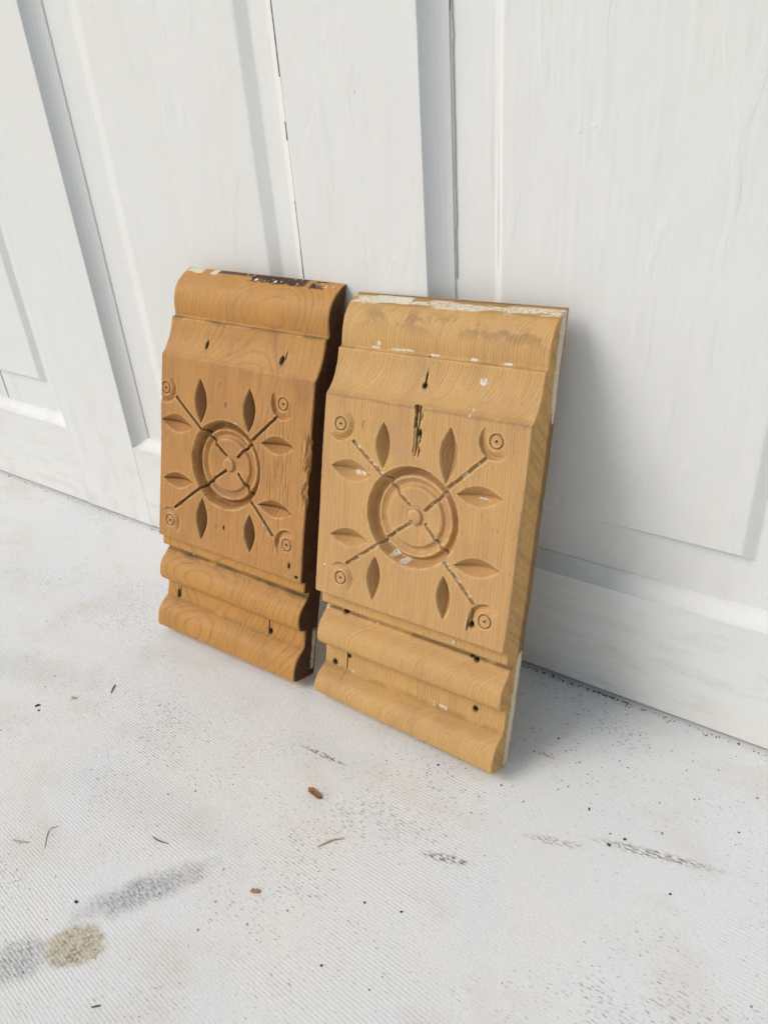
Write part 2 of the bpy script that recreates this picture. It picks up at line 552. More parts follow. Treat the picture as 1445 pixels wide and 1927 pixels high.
def build_block(name, pose, W, profile, cuts, carve, holes, sides, skew, mat, seed, shiftY):
    """profile: (w,t) mm polyline from the back bottom edge round the front to the back top edge."""
    P = np.array(profile, float)
    for _ in range(3):      # round the gentle curves, keep the hard arrises
        Q = [P[0]]
        for k in range(1, len(P) - 1):
            a = P[k] - P[k - 1]; b = P[k + 1] - P[k]
            la, lb = np.linalg.norm(a), np.linalg.norm(b)
            turn = math.degrees(math.acos(max(-1, min(1, float(a @ b) / (la * lb)))))
            if turn < 34 and min(la, lb) < 12:
                m = min(la, lb) * .25
                Q += [P[k] - a / la * m, P[k] + b / lb * m]
            else: Q.append(P[k])
        Q.append(P[-1]); P = np.array(Q)
    # resample
    rows = [P[0]]
    for k in range(1, len(P)):
        d = np.linalg.norm(P[k] - P[k - 1]); m = max(1, int(math.ceil(d / .30)))
        for q in range(1, m + 1): rows.append(P[k - 1] + (P[k] - P[k - 1]) * q / m)
    rows = np.array(rows)
    # soften the corners a little
    for _ in range(2):
        r2 = rows.copy()
        r2[1:-1] = rows[1:-1] * .5 + (rows[:-2] + rows[2:]) * .25
        rows = r2
    nr = len(rows)
    NU = 430; NS = 26
    uc = np.linspace(0, W, NU)
    ss = (np.linspace(0, 1, NS + 1)[:-1]) ** .7
    ncol = NS + NU + NS
    w = rows[:, 0][:, None] * np.ones(ncol)[None]
    tf = rows[:, 1][:, None]
    U = np.concatenate([np.zeros(NS), uc, np.full(NS, W)])[None] * np.ones(nr)[:, None]
    sfac = np.concatenate([ss, np.ones(NU), ss[::-1]])[None] * np.ones(nr)[:, None]
    T = tf * sfac
    front = (sfac > .999)
    side = ~front
    paint = np.zeros_like(U); stain = np.zeros_like(U); hole = np.zeros_like(U)
    face = np.zeros_like(U); resid_shade = np.zeros_like(U); grime = np.zeros_like(U)
    wf0, wf1 = cuts['face']
    infc = (w > wf0 - .2) & (w < wf1 + .2)
    face[infc & front] = 1
    dep = np.zeros_like(U)
    lab = np.zeros(U.shape, int)     # 0 none, 1 rosette, 2+ others
    cu, cw, R0_ = carve['rosette']
    a = U - cu; b = (w - cw) * carve['stretch']
    r = np.sqrt(a * a + b * b) + (fbm(U, w, 6, 6, seed + 40) - .5) * .35
    S = R0_ / 29.
    pr = np.array([(0, 2.3), (3.4, 2.45), (4.2, 2.9), (4.6, 4.3), (5.3, 4.4), (7, 4.0), (12, 3.3), (16.2, 3.1), (17.0, 3.4), (18.2, 5.0),
                   (19.6, 5.3), (21.2, 4.6), (22.3, 3.7), (23.2, 3.8), (24.2, 5.6), (25.2, 6.8), (26.4, 6.6), (27.6, 4.8), (28.6, 2.0), (29.1, 0)])
    rd = np.interp(r / S, pr[:, 0], pr[:, 1], right=0)
    dep = np.maximum(dep, rd)
    lab[(r < 29.1 * S)] = 1
    resid_shade = np.maximum(resid_shade, carve['chandark'] * sst(rd, 3.8, 5.5) * (r > 20) * sst(fbm(U, w, 5, 5, seed + 77), .2, .5))
    li = 2
    labels = {1: 'rosette'}
    for (x0, y0) in carve['circles']:
        a = U - x0; b = w - y0
        r = np.hypot(a, b)
        th = np.arctan2(b, a); thc = math.atan2(cw - y0, cu - x0)
        k = np.clip(np.cos(th - thc) * 1.15 + .12, 0, 1)
        cres = np.exp(-((r - 6.3) / 1.15) ** 4) * 2.3 * k * np.where(r < 6.3, 1, 1)
        cres = np.where(r < 9.6, np.interp(r, [0, 5.0, 8.3, 9.1, 9.6], [0, .3, 2.7, 2.0, 0]), 0) * k
        rg = 1.1 * np.exp(-((r - 3.6) / .40) ** 2) + 1.6 * np.exp(-(r / .65) ** 2) + .3 * np.exp(-((r - 1.9) / .4) ** 2)
        dep = np.maximum(dep, cres) + rg
        resid_shade = np.maximum(resid_shade, np.maximum(np.exp(-(r / .8) ** 2), .55 * np.exp(-((r - 3.6) / .4) ** 2)))
        lab[(r < 9.6) & (lab == 0)] = li; labels[li] = 'corner_boss'; li += 1
    for (x0, y0, x1, y1, hw) in carve['leaves']:
        Ln = math.hypot(x1 - x0, y1 - y0); ex, ey = (x1 - x0) / Ln, (y1 - y0) / Ln
        s = ((U - x0) * ex + (w - y0) * ey) / Ln
        q = -(U - x0) * ey + (w - y0) * ex
        hwid = hw * np.sin(np.pi * np.clip(s, 0, 1)) ** .85
        ins = (s > 0) & (s < 1) & (np.abs(q) < hwid)
        dl = 6.0 * (1 - np.abs(q) / np.maximum(hwid, .01)) * (np.maximum(hwid, 0) / hw) ** .9
        dep = np.where(ins, np.maximum(dep, dl), dep)
        resid_shade = np.maximum(resid_shade, np.where(ins, carve['leafdark'] * (np.exp(-(q / .5) ** 2) + (.75 if abs(ey) > .7 else .15) * sst(dl, 0, 1.5)), 0))
        lab[ins & (lab == 0)] = li; labels[li] = 'leaf'; li += 1
    for (x0, y0, x1, y1) in carve['grooves']:
        Ln = math.hypot(x1 - x0, y1 - y0); ex, ey = (x1 - x0) / Ln, (y1 - y0) / Ln
        s = ((U - x0) * ex + (w - y0) * ey)
        q = -(U - x0) * ey + (w - y0) * ex + (fbm(U, w, 4, 4, seed + 9) - .5) * .5
        e = np.clip(np.maximum(-s, s - Ln), 0, None)
        dd = np.sqrt(q * q + e * e)
        g = np.clip(1 - (dd / 1.05) ** 2, 0, 1) ** .5
        dep = dep + 1.9 * g
        nz = fbm(U, w, 2.0, 2.0, seed + 3)
        m = sst(dd, 1.05, .7)
        nz = .5 * nz + .5 * fbm(U, w, .9, .9, seed + 4)
        resid_shade = np.maximum(resid_shade, m * carve['groovedark'])
        paint = np.maximum(paint, m * sst(nz, *carve['groovepaint']))
    dep = np.where(infc & front, dep, 0)
    # fade the carving at the arrises
    dep *= sst(w, wf0 + .2, wf0 + 1.2) * sst(w, wf1 - .2, wf1 - 1.2)
    lab = np.where(infc & front, lab, 0)
    resid_shade = np.where(infc & front, resid_shade, 0)
    T = T - dep
    # holes, slots, splits   (u,w,ru,rw,depth,darkness)
    for (hx, hy, ru, rw, dpt, dk) in holes:
        d = ((U - hx) / ru) ** 2 + ((w - hy) / rw) ** 2
        d = d + (fbm(U, w, .9, 1.6, seed + 17) - .5) * .9
        m = sst(d, 1.25, .65) * front
        T = T - dpt * m
        hole = np.maximum(hole, m * dk)
        grime = np.maximum(grime, sst(d, 5, 1.0) * front * .8 * (dk > .5))
    for fn in sides:
        fn(U, w, T, sfac, front, paint, stain, hole, grime, face, resid_shade)
    # quirk grime; under the left block's face it also paints the moulding shadow
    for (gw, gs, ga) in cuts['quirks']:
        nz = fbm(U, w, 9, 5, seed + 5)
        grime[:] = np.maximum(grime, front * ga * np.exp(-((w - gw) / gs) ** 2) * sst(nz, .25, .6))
    # darkened arris at the upper edge of the face
    nz = fbm(U, w, 10, 2, seed + 6)
    resid_shade[:] = np.maximum(resid_shade, front * cuts['arris'] * np.exp(-((w - wf1 + .5) / .8) ** 2) * sst(nz, .25, .55))
    # edge wear
    ed = np.minimum(U, W - U)
    nz = fbm(U, w, 3, 3.5, seed + 8)
    wear = np.clip(1 - ed / (.45 + nz * .9), 0, 1) ** 2
    T = T - np.where(front, wear * (.35 + .9 * nz), 0) * np.minimum(1, T / 3)
    sideedge = np.where(side & (sfac > .93), 1, 0)
    T = T - sideedge * .0
    low = (vnoise(U, w, 60, 40, seed + 30) - .5) * .5
    T = np.where(front, T + low * np.minimum(1, T / 8), T)
    T = np.maximum(T, 0)
    # side columns follow the worn front edge
    Tl = T[:, NS:NS + 1]; Tr = T[:, NS + NU - 1:NS + NU]
    T[:, :NS] = Tl * sfac[:, :NS]; T[:, NS + NU:] = Tr * sfac[:, NS + NU:]
    # slight bow of the sides
    bowL = (vnoise(w * 0 + 3, w, 10, 30, seed + 50) - .5) * .8
    bowR = (vnoise(w * 0 + 9, w, 10, 30, seed + 51) - .5) * .8
    Ud = U + bowL * (1 - U / W) + bowR * (U / W)
    kerf = (fbm(U + T * 1., w - T * .55, 40, 2.2, seed + 60, 2) - .5) * .35
    Ud = Ud + np.where(side, np.where(U > W / 2, kerf, -kerf), 0)
    wd = w + (skew[0] * (1 - U / W) + skew[1] * (U / W)) * (1 - sst(w, 1, 14))
    # cracked arrises: nibble
    pts = np.stack([Ud, -T, wd], -1) / 1000.
    root = empty(name)
    th, ro, ya = pose[2:5]
    Mx = Matrix.Rotation(ya, 4, 'Z') @ Matrix.Rotation(-th, 4, 'X') @ Matrix.Rotation(ro, 4, 'Y')
    root.matrix_world = Matrix.Translation((pose[0], pose[1] + shiftY, skew[2] / 1000)) @ Mx
    # vertex normals from the complete grid, so that parts meet without a seam
    du = np.gradient(pts, axis=1); dw = np.gradient(pts, axis=0)
    nrm = np.cross(du, dw)
    nrm /= np.maximum(np.linalg.norm(nrm, axis=-1, keepdims=True), 1e-12)
    fl_lab = lab[:-1, :-1] * 1
    same = (lab[:-1, :-1] == lab[1:, :-1]) & (lab[:-1, :-1] == lab[:-1, 1:]) & (lab[:-1, :-1] == lab[1:, 1:])
    fl_lab = np.where(same, fl_lab, 0)
    wrow = (rows[:-1, 0] + rows[1:, 0]) / 2
    idx = np.arange(nr * ncol).reshape(nr, ncol)
    quad = np.stack([idx[:-1, :-1], idx[:-1, 1:], idx[1:, 1:], idx[1:, :-1]], -1)
    flat = pts.reshape(-1, 3); nf = nrm.reshape(-1, 3)
    mk = np.stack([paint, stain, hole, side * 1.], -1).reshape(-1, 4)
    def blur(a, k):
        c_ = np.cumsum(np.pad(a, ((k + 1, k), (0, 0)), mode='edge'), axis=0); a = (c_[2 * k + 1:] - c_[:-2 * k - 1]) / (2 * k + 1)
        c_ = np.cumsum(np.pad(a, ((0, 0), (k + 1, k)), mode='edge'), axis=1); return (c_[:, 2 * k + 1:] - c_[:, :-2 * k - 1]) / (2 * k + 1)
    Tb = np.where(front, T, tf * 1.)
    cvx = np.clip((blur(T, 1) - blur(Tb, 3)) / .22, 0, 1) * front * sst(fbm(U, w, 4, 4, seed + 21), .2, .6)  # convex carved edges: rim highlights put into the colour, along with wear
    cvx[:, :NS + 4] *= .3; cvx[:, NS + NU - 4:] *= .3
    tn = np.stack([face, resid_shade, grime, cvx], -1).reshape(-1, 4)

    def make(nm, sel, parent, back=None):
        q = quad[sel]
        used, inv = np.unique(q.ravel(), return_inverse=True)
        vv = flat[used]; nn = nf[used]; a1 = mk[used]; a2 = tn[used]
        q = inv.reshape(-1, 4)
        if back is not None:
            k = len(vv); wa, wb = back
            vv = np.vstack([vv, np.array([(0, 0, wa), (0, 0, wb), (W, 0, wb), (W, 0, wa)]) / 1000.])
            nn = np.vstack([nn, np.tile([0, 1., 0], (4, 1))])
            a1 = np.vstack([a1, np.tile([0, 0, 0, 1.], (4, 1))]); a2 = np.vstack([a2, np.tile([0, 0, .3, 1.], (4, 1))])
            q = np.vstack([q, [[k, k + 1, k + 2, k + 3]]])
        me = bpy.data.meshes.new(nm)
        me.vertices.add(len(vv)); me.vertices.foreach_set('co', vv.astype(np.float32).ravel())
        me.loops.add(q.size); me.loops.foreach_set('vertex_index', q.astype(np.int32).ravel())
        me.polygons.add(len(q)); me.polygons.foreach_set('loop_start', np.arange(0, q.size, 4, dtype=np.int32))
        me.polygons.foreach_set('loop_total', np.full(len(q), 4, dtype=np.int32))
        me.update(calc_edges=True)
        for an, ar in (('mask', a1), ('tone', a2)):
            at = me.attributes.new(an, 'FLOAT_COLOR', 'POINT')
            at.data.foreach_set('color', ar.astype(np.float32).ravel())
        me.polygons.foreach_set('use_smooth', np.ones(len(q), dtype=bool))
        me.normals_split_custom_set_from_vertices([tuple(x) for x in nn])
        me.materials.append(mat)
        o = bpy.data.objects.new(nm, me)
        COL.objects.link(o); o.parent = parent
        return o

    for nm, wa, wb in cuts['parts']:
        rowsel = (wrow >= wa) & (wrow < wb)
        sel = rowsel[:, None] & np.ones(ncol - 1, bool)[None]
        if nm == 'carved_panel':
            sel = sel & (fl_lab == 0)
        rr = rows[:-1][rowsel]
        o = make(nm, sel, root, (max(rr[0, 0], 0), rr[-1, 0] + .3))
        if nm == 'carved_panel':
            for k, ln in labels.items():
                if (fl_lab == k).any(): make(ln, fl_lab == k, o)
    return root


# ---- right block
def sides_R(U, w, T, s, front, paint, stain, hole, grime, face, resid_shade):
    W = 126.93
    R = (~front) & (U > W / 2); Lf = (~front) & (U < W / 2)
    t = T
    nz = fbm(t * 3, w, 5, 7, 71)
    lim = np.interp(w, [0, 20, 58, 64, 66], [7.0, 6.6, 6.4, 5.0, 0])
    lim2 = np.interp(w, [186, 192, 200, 230, 246], [0, 4.0, 6.0, 6.6, 6.6])
    p = np.maximum(sst(t + (nz - .5) * 1.2, lim + .25, lim - .25) * (w < 66), sst(t + (nz - .5) * 1.2, lim2 + .25, lim2 - .25) * (w > 186))
    p = p * (t > .5 + nz * .9)
    paint[R] = np.maximum(paint, p)[R]
    st = sst(t, 6.6, 5.2) * sst(w, 58, 66) * sst(w, 200, 188) * .62
    resid_shade[R] = np.maximum(resid_shade, st * 1.35)[R]
    stain[Lf] = np.maximum(stain, .25)[Lf]
    grime[R] = np.maximum(grime, .34 * sst(fbm(t, w - t * .6, 30, 2.3, 77, 2), .45, .75))[R]
    # painted top bevel
    nz = fbm(U, w, 16, 2.2, 81, 4)
    top = sst(w, 239.3, 241.2)
    big = sst(U, 11 + nz * 5, 14 + nz * 5) * sst(U, 44, 36) * sst(w + nz * 2, 241.6, 242.6) * sst(w, 245.6, 245.0)
    sm = top * sst(nz, .38, .62) * .66 * sst(w, 245.2, 244.4)
    paint[front] = np.maximum(paint, np.maximum(sm, big))[front]
    grime[front] = np.maximum(grime, top * sst(nz, .62, .35) * .55)[front]
    resid_shade[front] = np.maximum(resid_shade, sst(w, 244.6, 245.8) * .8)[front]
    # grey blotches across the crown
    bl = fbm(U, w, 12, 6, 83, 3)
    band = np.exp(-((w - (235 - U * .03)) / 5.5) ** 2)
    grime[front] = np.maximum(grime, band * sst(bl + (fbm(U, w, 2.2, 5, 84) - .5) * .35, .47, .66) * .55)[front]
    # paint flecks along the fillet
    for a, b, ww in ((22, 27, 217.6), (34.7, 49.3, 217.4), (60, 65.5, 217.2), (84, 88, 217.1), (103, 107.5, 217.)):
        m = sst(U, a - .5, a + .3) * sst(U, b + .5, b - .3) * sst(np.abs(w - ww + (nz - .5) * 1.5), .8, .3)
        paint[front] = np.maximum(paint, m)[front]
    def dot(x, y, rx, ry, k=1.):
        d = ((U - x) / rx) ** 2 + ((w - y) / ry) ** 2 + (fbm(U, w, 1.5, 1.5, 90) - .5) * 1.4
        paint[front] = np.maximum(paint, k * sst(d, 1.6, .5) * (.45 + .55 * sst(fbm(U, w, .8, 1.4, 91), .3, .55)))[front]
    for q in ((94.5, 207.1, 2.1, 2.3), (26.5, 219.6, 1.2, 1.6), (39.4, 58.3, .9, .9), (93.7, 65.3, .8, 1.1), (1.6, 57.8, 1., 1.2), (93, 193, .5, .9),
              (24.5, 148.2, 5.0, 1.3), (45.5, 168, .6, 4.2), (104, 149.2, 3.4, .5), (52.5, 107.0, 2.1, 1.6), (59.8, 104.5, 2.7, 1.4), (46.5, 112.5, 1.6, 1.2),
              (6.4, 89.5, .8, .9), (98, 199, .4, .8), (92.4, 190.4, .5, .9)):
        dot(*q)
    m = np.exp(-((w - 20.5) / 2.2) ** 2) * sst(U, 66, 72) * sst(U, 100, 88) * sst(fbm(U, w, 5, 2, 93), .42, .62)
    paint[front] = np.maximum(paint, m * .62)[front]
    m = np.exp(-((w - 20.0) / 1.5) ** 2) * sst(U, 12, 16) * sst(U, 34, 26) * sst(fbm(U, w, 3, 1.5, 95), .45, .62)
    paint[front] = np.maximum(paint, m * .6)[front]
    # saw split on the face: slivers
    sp = sst(np.abs(U - 62.6 + (w - 178) * .04 + (fbm(U, w, 3, 5, 98) - .5) * 3), 2.6, 2.0) * sst(w, 163, 168) * sst(w, 192, 190)
    sl = fbm(U, w, .8, 14, 97, 2)
    T[:] = T - np.where(front, sp * (.7 + 2.6 * sst(sl, .45, .6)), 0)
    resid_shade[front] = np.maximum(resid_shade, sp * (.35 + .5 * sst(sl, .45, .6)))[front]
    hole[front] = np.maximum(hole, sp * sst(sl, .68, .8) * .5)[front]


prof_R = [(0, 0), (.5, 16.5), (1.2, 18.9), (2.6, 19.8), (5.5, 20.3), (9, 19.8), (12.4, 18.4), (15, 16.0), (17, 13.2), (18.3, 11.3), (18.9, 10.3), (21, 10.1),
          (33.6, 10.6), (34.2, 11.0), (34.5, 14.0), (34.9, 16.6), (36.2, 18.9), (38.5, 20.2), (42, 20.6), (46, 20.2), (49.5, 18.7), (52.5, 16.4), (55, 14.1),
          (56.9, 12.9), (57.8, 12.7), (58.3, 11.6), (61.6, 11.9), (62.1, 16.9), (62.6, 17.3), (70.6, 17.5), (71.2, 24.0), (72.0, 24.5), (131, 24.9), (189.7, 25.2), (190.4, 24.9),
          (192.5, 23.0), (196, 20.6), (200, 18.8), (205, 17.3), (210, 16.5), (214.3, 16.3), (215.3, 16.1), (215.9, 14.2), (217.2, 13.5), (222, 14.0), (227, 13.8),
          (232, 12.9), (236.5, 11.2), (240.2, 8.8), (243, 5.6), (245, 2.6), (245.9, 0)]
carve_R = dict(rosette=(63.6, 130.6, 29.3), stretch=1.045, leafdark=.42, chandark=.18, groovedark=.28, groovepaint=(.42, .66),
               circles=[(11.9, 174.2), (108.6, 179.8), (18.4, 83.9), (113.7, 85.4)],
               leaves=[(40.9, 179.6, 42.5, 154.0, 5.2), (82.4, 183.2, 82.6, 153.4, 5.6), (41.9, 103.2, 42.0, 76.8, 5.0), (86.7, 103.6, 88.9, 79.0, 4.7),
                       (7.4, 149.8, 34.9, 148.1, 6.3), (9.2, 109.1, 36, 110.5, 5.6), (89.7, 149.4, 116, 151.8, 5.6), (92.1, 111.3, 118.8, 114.6, 5.4)],
               grooves=[(21.9, 165.6, 45.2, 148.9), (46.4, 146.9, 59.7, 136.6), (103.7, 170.4, 83.8, 151.0), (83.0, 149.4, 69.9, 135.5),
                        (22.7, 94.2, 46.5, 113.5), (47.3, 115.3, 62.0, 127.7), (70.7, 127.7, 85.6, 114.0), (86.0, 111.9, 106.1, 93.5)])
holes_R = [(60.8, 201.0, 1.25, 1.4, 7, 1), (61.0, 205, .45, 3.2, 1.6, .8), (63.6, 177.1, .8, 1.5, 6, 1), (28.6, 175.5, 1.9, 2.6, .5, 0),
           (15.8, 58.3, 1.9, 1.3, 6, 1), (106.5, 57.3, 1.5, 1.1, 5, 1), (103.5, 58.2, 1.5, .7, 2, .8), (19.1, 29.2, 1.05, 1.3, 7, 1), (17.6, 27, .35, 7.5, 1.5, .8), (8.1, 21.5, 1.5, 1.7, 7, .95),
           (108.1, 27.1, 1.35, 1.45, 7, 1), (106.3, 81.6, 1.2, 1.4, 7, 1), (104.2, 80.5, .5, 3.6, 1.2, .5), (105.5, 87, .6, 4, .7, .25), (60, 216, .3, .3, 1, .8)]
cuts_R = dict(face=(71.2, 190.4), arris=.45, quirks=[(58.6, 1.5, .95), (216.2, 1.0, .45), (34.0, .9, .55), (19.3, 1.2, .6), (62.5, .8, .4), (191.5, 1.2, .15)],
              parts=[('base_moulding', -1, 19.2), ('fillet_band', 19.2, 33.9), ('bead_moulding', 33.9, 58.2), ('lower_fillet', 58.2, 70.8), ('carved_panel', 70.8, 190.2),
                     ('cove_moulding', 190.2, 215.6), ('crown_moulding', 215.6, 400)])
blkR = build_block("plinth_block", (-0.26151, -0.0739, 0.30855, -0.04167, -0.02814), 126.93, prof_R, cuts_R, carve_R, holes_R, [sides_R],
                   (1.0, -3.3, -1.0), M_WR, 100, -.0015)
tag(blkR, "golden carved pine block nearer the camera with white paint remnants on its top edge", "carved block", "carved plinth blocks leaning on the wall")


# ---- left block
def sides_L(U, w, T, s, front, paint, stain, hole, grime, face, resid_shade):
    W = 125.22
    R = (~front) & (U > W / 2); Lf = (~front) & (U < W / 2)
    t = T
    nz = fbm(t * 3, w, 4, 6, 171)
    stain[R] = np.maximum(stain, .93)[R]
    p = sst(t + (nz - .5) * 2.2, 5.2, 4.6) * sst(t, 1.0, 1.4) * sst(w, 3, 6) * sst(w, 40, 26)
    paint[R] = np.maximum(paint, p)[R]
    stain[Lf] = np.maximum(stain, .35)[Lf]
    nz = fbm(U, w, 7, 2.0, 181, 4)
    edge = sst(w, 244.6 + (nz - .5) * 3, 246.0)
    fz = fbm(U, w, 2.2, 1.4, 189, 3)
    dk = sst(w + (nz - .5) * 2.0 + (fz - .5) * 2, 244.2, 245.2) * np.maximum(sst(U + (fz - .5) * 5, 56, 58) * sst(U + (fz - .5) * 8, 101, 97), sst(U, 103, 104) * sst(U, 117, 112) * sst(nz, .4, .5)) * sst(fz, .15, .3)
    dk = np.maximum(dk, sst(w, 246.4, 247.4) * sst(U, 20, 26) * sst(U, 60, 55) * .9)
    stain[front] = np.maximum(stain, dk)[front]
    pp = sst(w + (nz - .5) * 3, 245.4, 246.2) * np.maximum(sst(U, 1, 2) * sst(U, 16, 14), sst(U, 22, 23) * sst(U, 29, 27))
    paint[front] = np.maximum(paint, pp)[front]
    rp = fbm(U, w, 1.6, 1.2, 185, 2)
    paint[front] = np.maximum(paint, edge * sst(rp, .72, .8) * sst(U, 30, 60))[front]
    for x, y, a, b in ((62, 245.6, 1.3, .9), (77, 245.6, 1., .8), (24.8, 59.0, .8, .8), (113, 72, .5, .5), (66, 158.8, 2.5, .35)):
        d = ((U - x) / a) ** 2 + ((w - y) / b) ** 2 + (rp - .5)
        paint[front] = np.maximum(paint, sst(d, 1.3, .8))[front]
    # light residue in the lower corner bosses
    for x0, y0 in ((10.8, 82.1), (112.3, 91.2)):
        r = np.hypot(U - x0, w - y0)
        paint[front] = np.maximum(paint, .50 * np.exp(-((r - 2.9) / .5) ** 2))[front]
    # torn fibres along the right arris
    tr = sst(U, W - 8, W - 1) * sst(w, 112, 122) * sst(w, 168, 156)
    sl = fbm(U, w, 1.0, 9, 187, 3)
    T[:] = T - np.where(front, tr * 1.5 * sst(sl, .4, .62), 0)
    grime[front] = np.maximum(grime, tr * .45 * sst(sl, .5, .7))[front]
    sl = fbm(U, w, 1.3, 12, 188, 3)
    tr = sst(U, 84, 90) * sst(U, 118, 108) * sst(w, 74, 90) * sst(w, 188, 170)
    T[:] = T - np.where(front, tr * .35 * sst(sl, .55, .7), 0)
    shadow_line = np.exp(-((w - 57.6) / 1.6) ** 2) * sst(fbm(U, w, 22, 6, 195, 2), .25, .6) * sst(U, 2, 20)  # shadow between mouldings, painted as a dark brown line below the face
    resid_shade[front] = np.maximum(resid_shade, shadow_line * .75)[front]
    # purple-grey tint patches on the face
    pt = sst(fbm(U, w, 16, 26, 190, 3), .55, .75) * face
    grime[front] = np.maximum(grime, pt * .25)[front]


prof_L = [(0, 0), (.4, 17.5), (1.0, 20.0), (2.4, 20.9), (6, 21.3), (11, 21.0), (14.5, 20.0), (17.5, 18.0), (19.8, 15.6), (21.4, 13.8), (22.3, 12.6), (24, 12.4),
          (34.6, 12.7), (35.1, 13.1), (35.4, 15.5), (35.8, 17.4), (37.4, 19.3), (40, 20.6), (44, 21.0), (48, 20.3), (51, 18.7), (53.5, 16.6), (55.6, 14.8),
          (56.8, 13.9), (57.4, 13.7), (57.9, 12.6), (61.2, 13.0), (61.7, 17.4), (62.2, 17.8), (68.9, 18.0), (69.5, 21.4), (70.3, 21.9), (130, 22.5), (192.6, 23.3), (193.5, 23.0),
          (195.5, 21.6), (199, 19.6), (203, 18.0), (208, 16.6), (213, 15.9), (216.2, 15.6), (217.1, 15.2), (217.7, 13.4), (218.9, 12.8), (224, 14.2), (229, 14.7),
          (234, 14.0), (239, 11.9), (243, 8.6), (245.8, 5.2), (247.6, 2.6), (248.6, 0)]
carve_L = dict(rosette=(58.9, 130.5, 29.4), stretch=1.03, leafdark=.95, chandark=.55, groovedark=1.0, groovepaint=(.70, .8),
               circles=[(4.6, 171.8), (103.1, 177.1), (10.8, 82.1), (112.3, 91.2)],
               leaves=[(35.5, 182.3, 36.9, 153.8, 5.6), (76.6, 182.5, 77.4, 155.2, 5.3), (40.2, 105, 40.2, 76.2, 5.4), (81.3, 103.7, 82.6, 78.3, 5.0),
                       (1.5, 150.6, 29.4, 149.5, 6.2), (3.5, 111.0, 30.8, 112.8, 5.5), (87.9, 150.9, 113.0, 152.4, 5.8), (87.9, 111.9, 115, 111.6, 5.6)],
               grooves=[(15.0, 167.1, 56.0, 136.2), (98.2, 168.1, 66.1, 137.1), (15.2, 92.4, 57.1, 127.2), (67.3, 126.3, 100.9, 94.7)])
holes_L = [(35.5, 203.0, 1.1, 2.4, 6, 1), (96.6, 201.6, 1.4, 2.4, 6, 1), (99.0, 204.5, .35, 2.4, .8, .7), (53.1, 179.9, 1.9, 2.5, .35, 0), (58.1, 169.2, 1.3, 1.9, .4, .25),
           (11.6, 25.8, 1.2, 3.4, 6, 1), (13.5, 27.5, .35, 4.4, 1.2, .7), (97.2, 25.5, 1.4, 2.1, 6, 1), (95.9, 28, .4, 6.5, 1.4, .85), (53.8, 87.9, 1.7, 2.4, .3, .1), (60.3, 89.3, .7, 1.3, .8, .8),
           (115.5, 78.6, .9, 1.8, 2, .8), (121.5, 72.8, 1.2, 1.0, 1.5, .6)]
cuts_L = dict(face=(69.5, 193.5), arris=.25, quirks=[(58.2, 2.6, 1.0), (217.2, 1.3, 1.0), (34.9, .9, .45), (22.2, 1.3, .5), (62.2, .8, .5), (209, 4, .12)],
              parts=[('base_moulding', -1, 22.6), ('fillet_band', 22.6, 34.9), ('bead_moulding', 34.9, 57.8), ('lower_fillet', 57.8, 69.1), ('carved_panel', 69.1, 193.3),
                     ('cove_moulding', 193.3, 217.4), ('crown_moulding', 217.4, 400)])
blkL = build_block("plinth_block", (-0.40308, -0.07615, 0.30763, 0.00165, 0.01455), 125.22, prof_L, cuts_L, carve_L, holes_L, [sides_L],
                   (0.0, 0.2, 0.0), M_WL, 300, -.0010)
tag(blkL, "browner carved pine block on the left with dark stained side and purple-black residue on top", "carved block", "carved plinth blocks leaning on the wall")

# ---------------------------------------------------------------- bits lying on the floor


def lump(x, y, r, seed, sx=1., sy=1., sz=.6, rot=0., sub=(7, 5)):
    rr = random.Random(seed)
    nu, nv = sub
    vs = [(0, 0, r * sz * 1.0)]; fs = []
    for j in range(1, nv):
        ph = math.pi * j / nv
        for i in range(nu):
            a = 2 * math.pi * i / nu
            k = r * rr.uniform(.72, 1.15)
            vs.append((k * sx * math.sin(ph) * math.cos(a), k * sy * math.sin(ph) * math.sin(a), k * sz * math.cos(ph)))
    vs.append((0, 0, -r * sz))
    for i in range(nu):
        fs.append((0, 1 + i, 1 + (i + 1) % nu))
        for j in range(nv - 2):
            a = 1 + j * nu + i; b = 1 + j * nu + (i + 1) % nu
            fs.append((a, a + nu, b + nu, b))
        a = 1 + (nv - 2) * nu
        fs.append((a + (i + 1) % nu, a + i, len(vs) - 1))
    c, s = math.cos(rot), math.sin(rot)
    return [(x + c * p_[0] - s * p_[1], y + s * p_[0] + c * p_[1], p_[2] + r * sz * .55) for p_ in vs], fs


def thing(name, verts, faces, mat, label, cat, group=None, smooth=False):
    cx = sum(v_[0] for v_ in verts) / len(verts); cy = sum(v_[1] for v_ in verts) / len(verts)
    o = mesh_obj(name, [(v_[0] - cx, v_[1] - cy, v_[2]) for v_ in verts], faces, mat, None, smooth)
    o.location = (cx, cy, 0)
    return tag(o, label, cat, group)


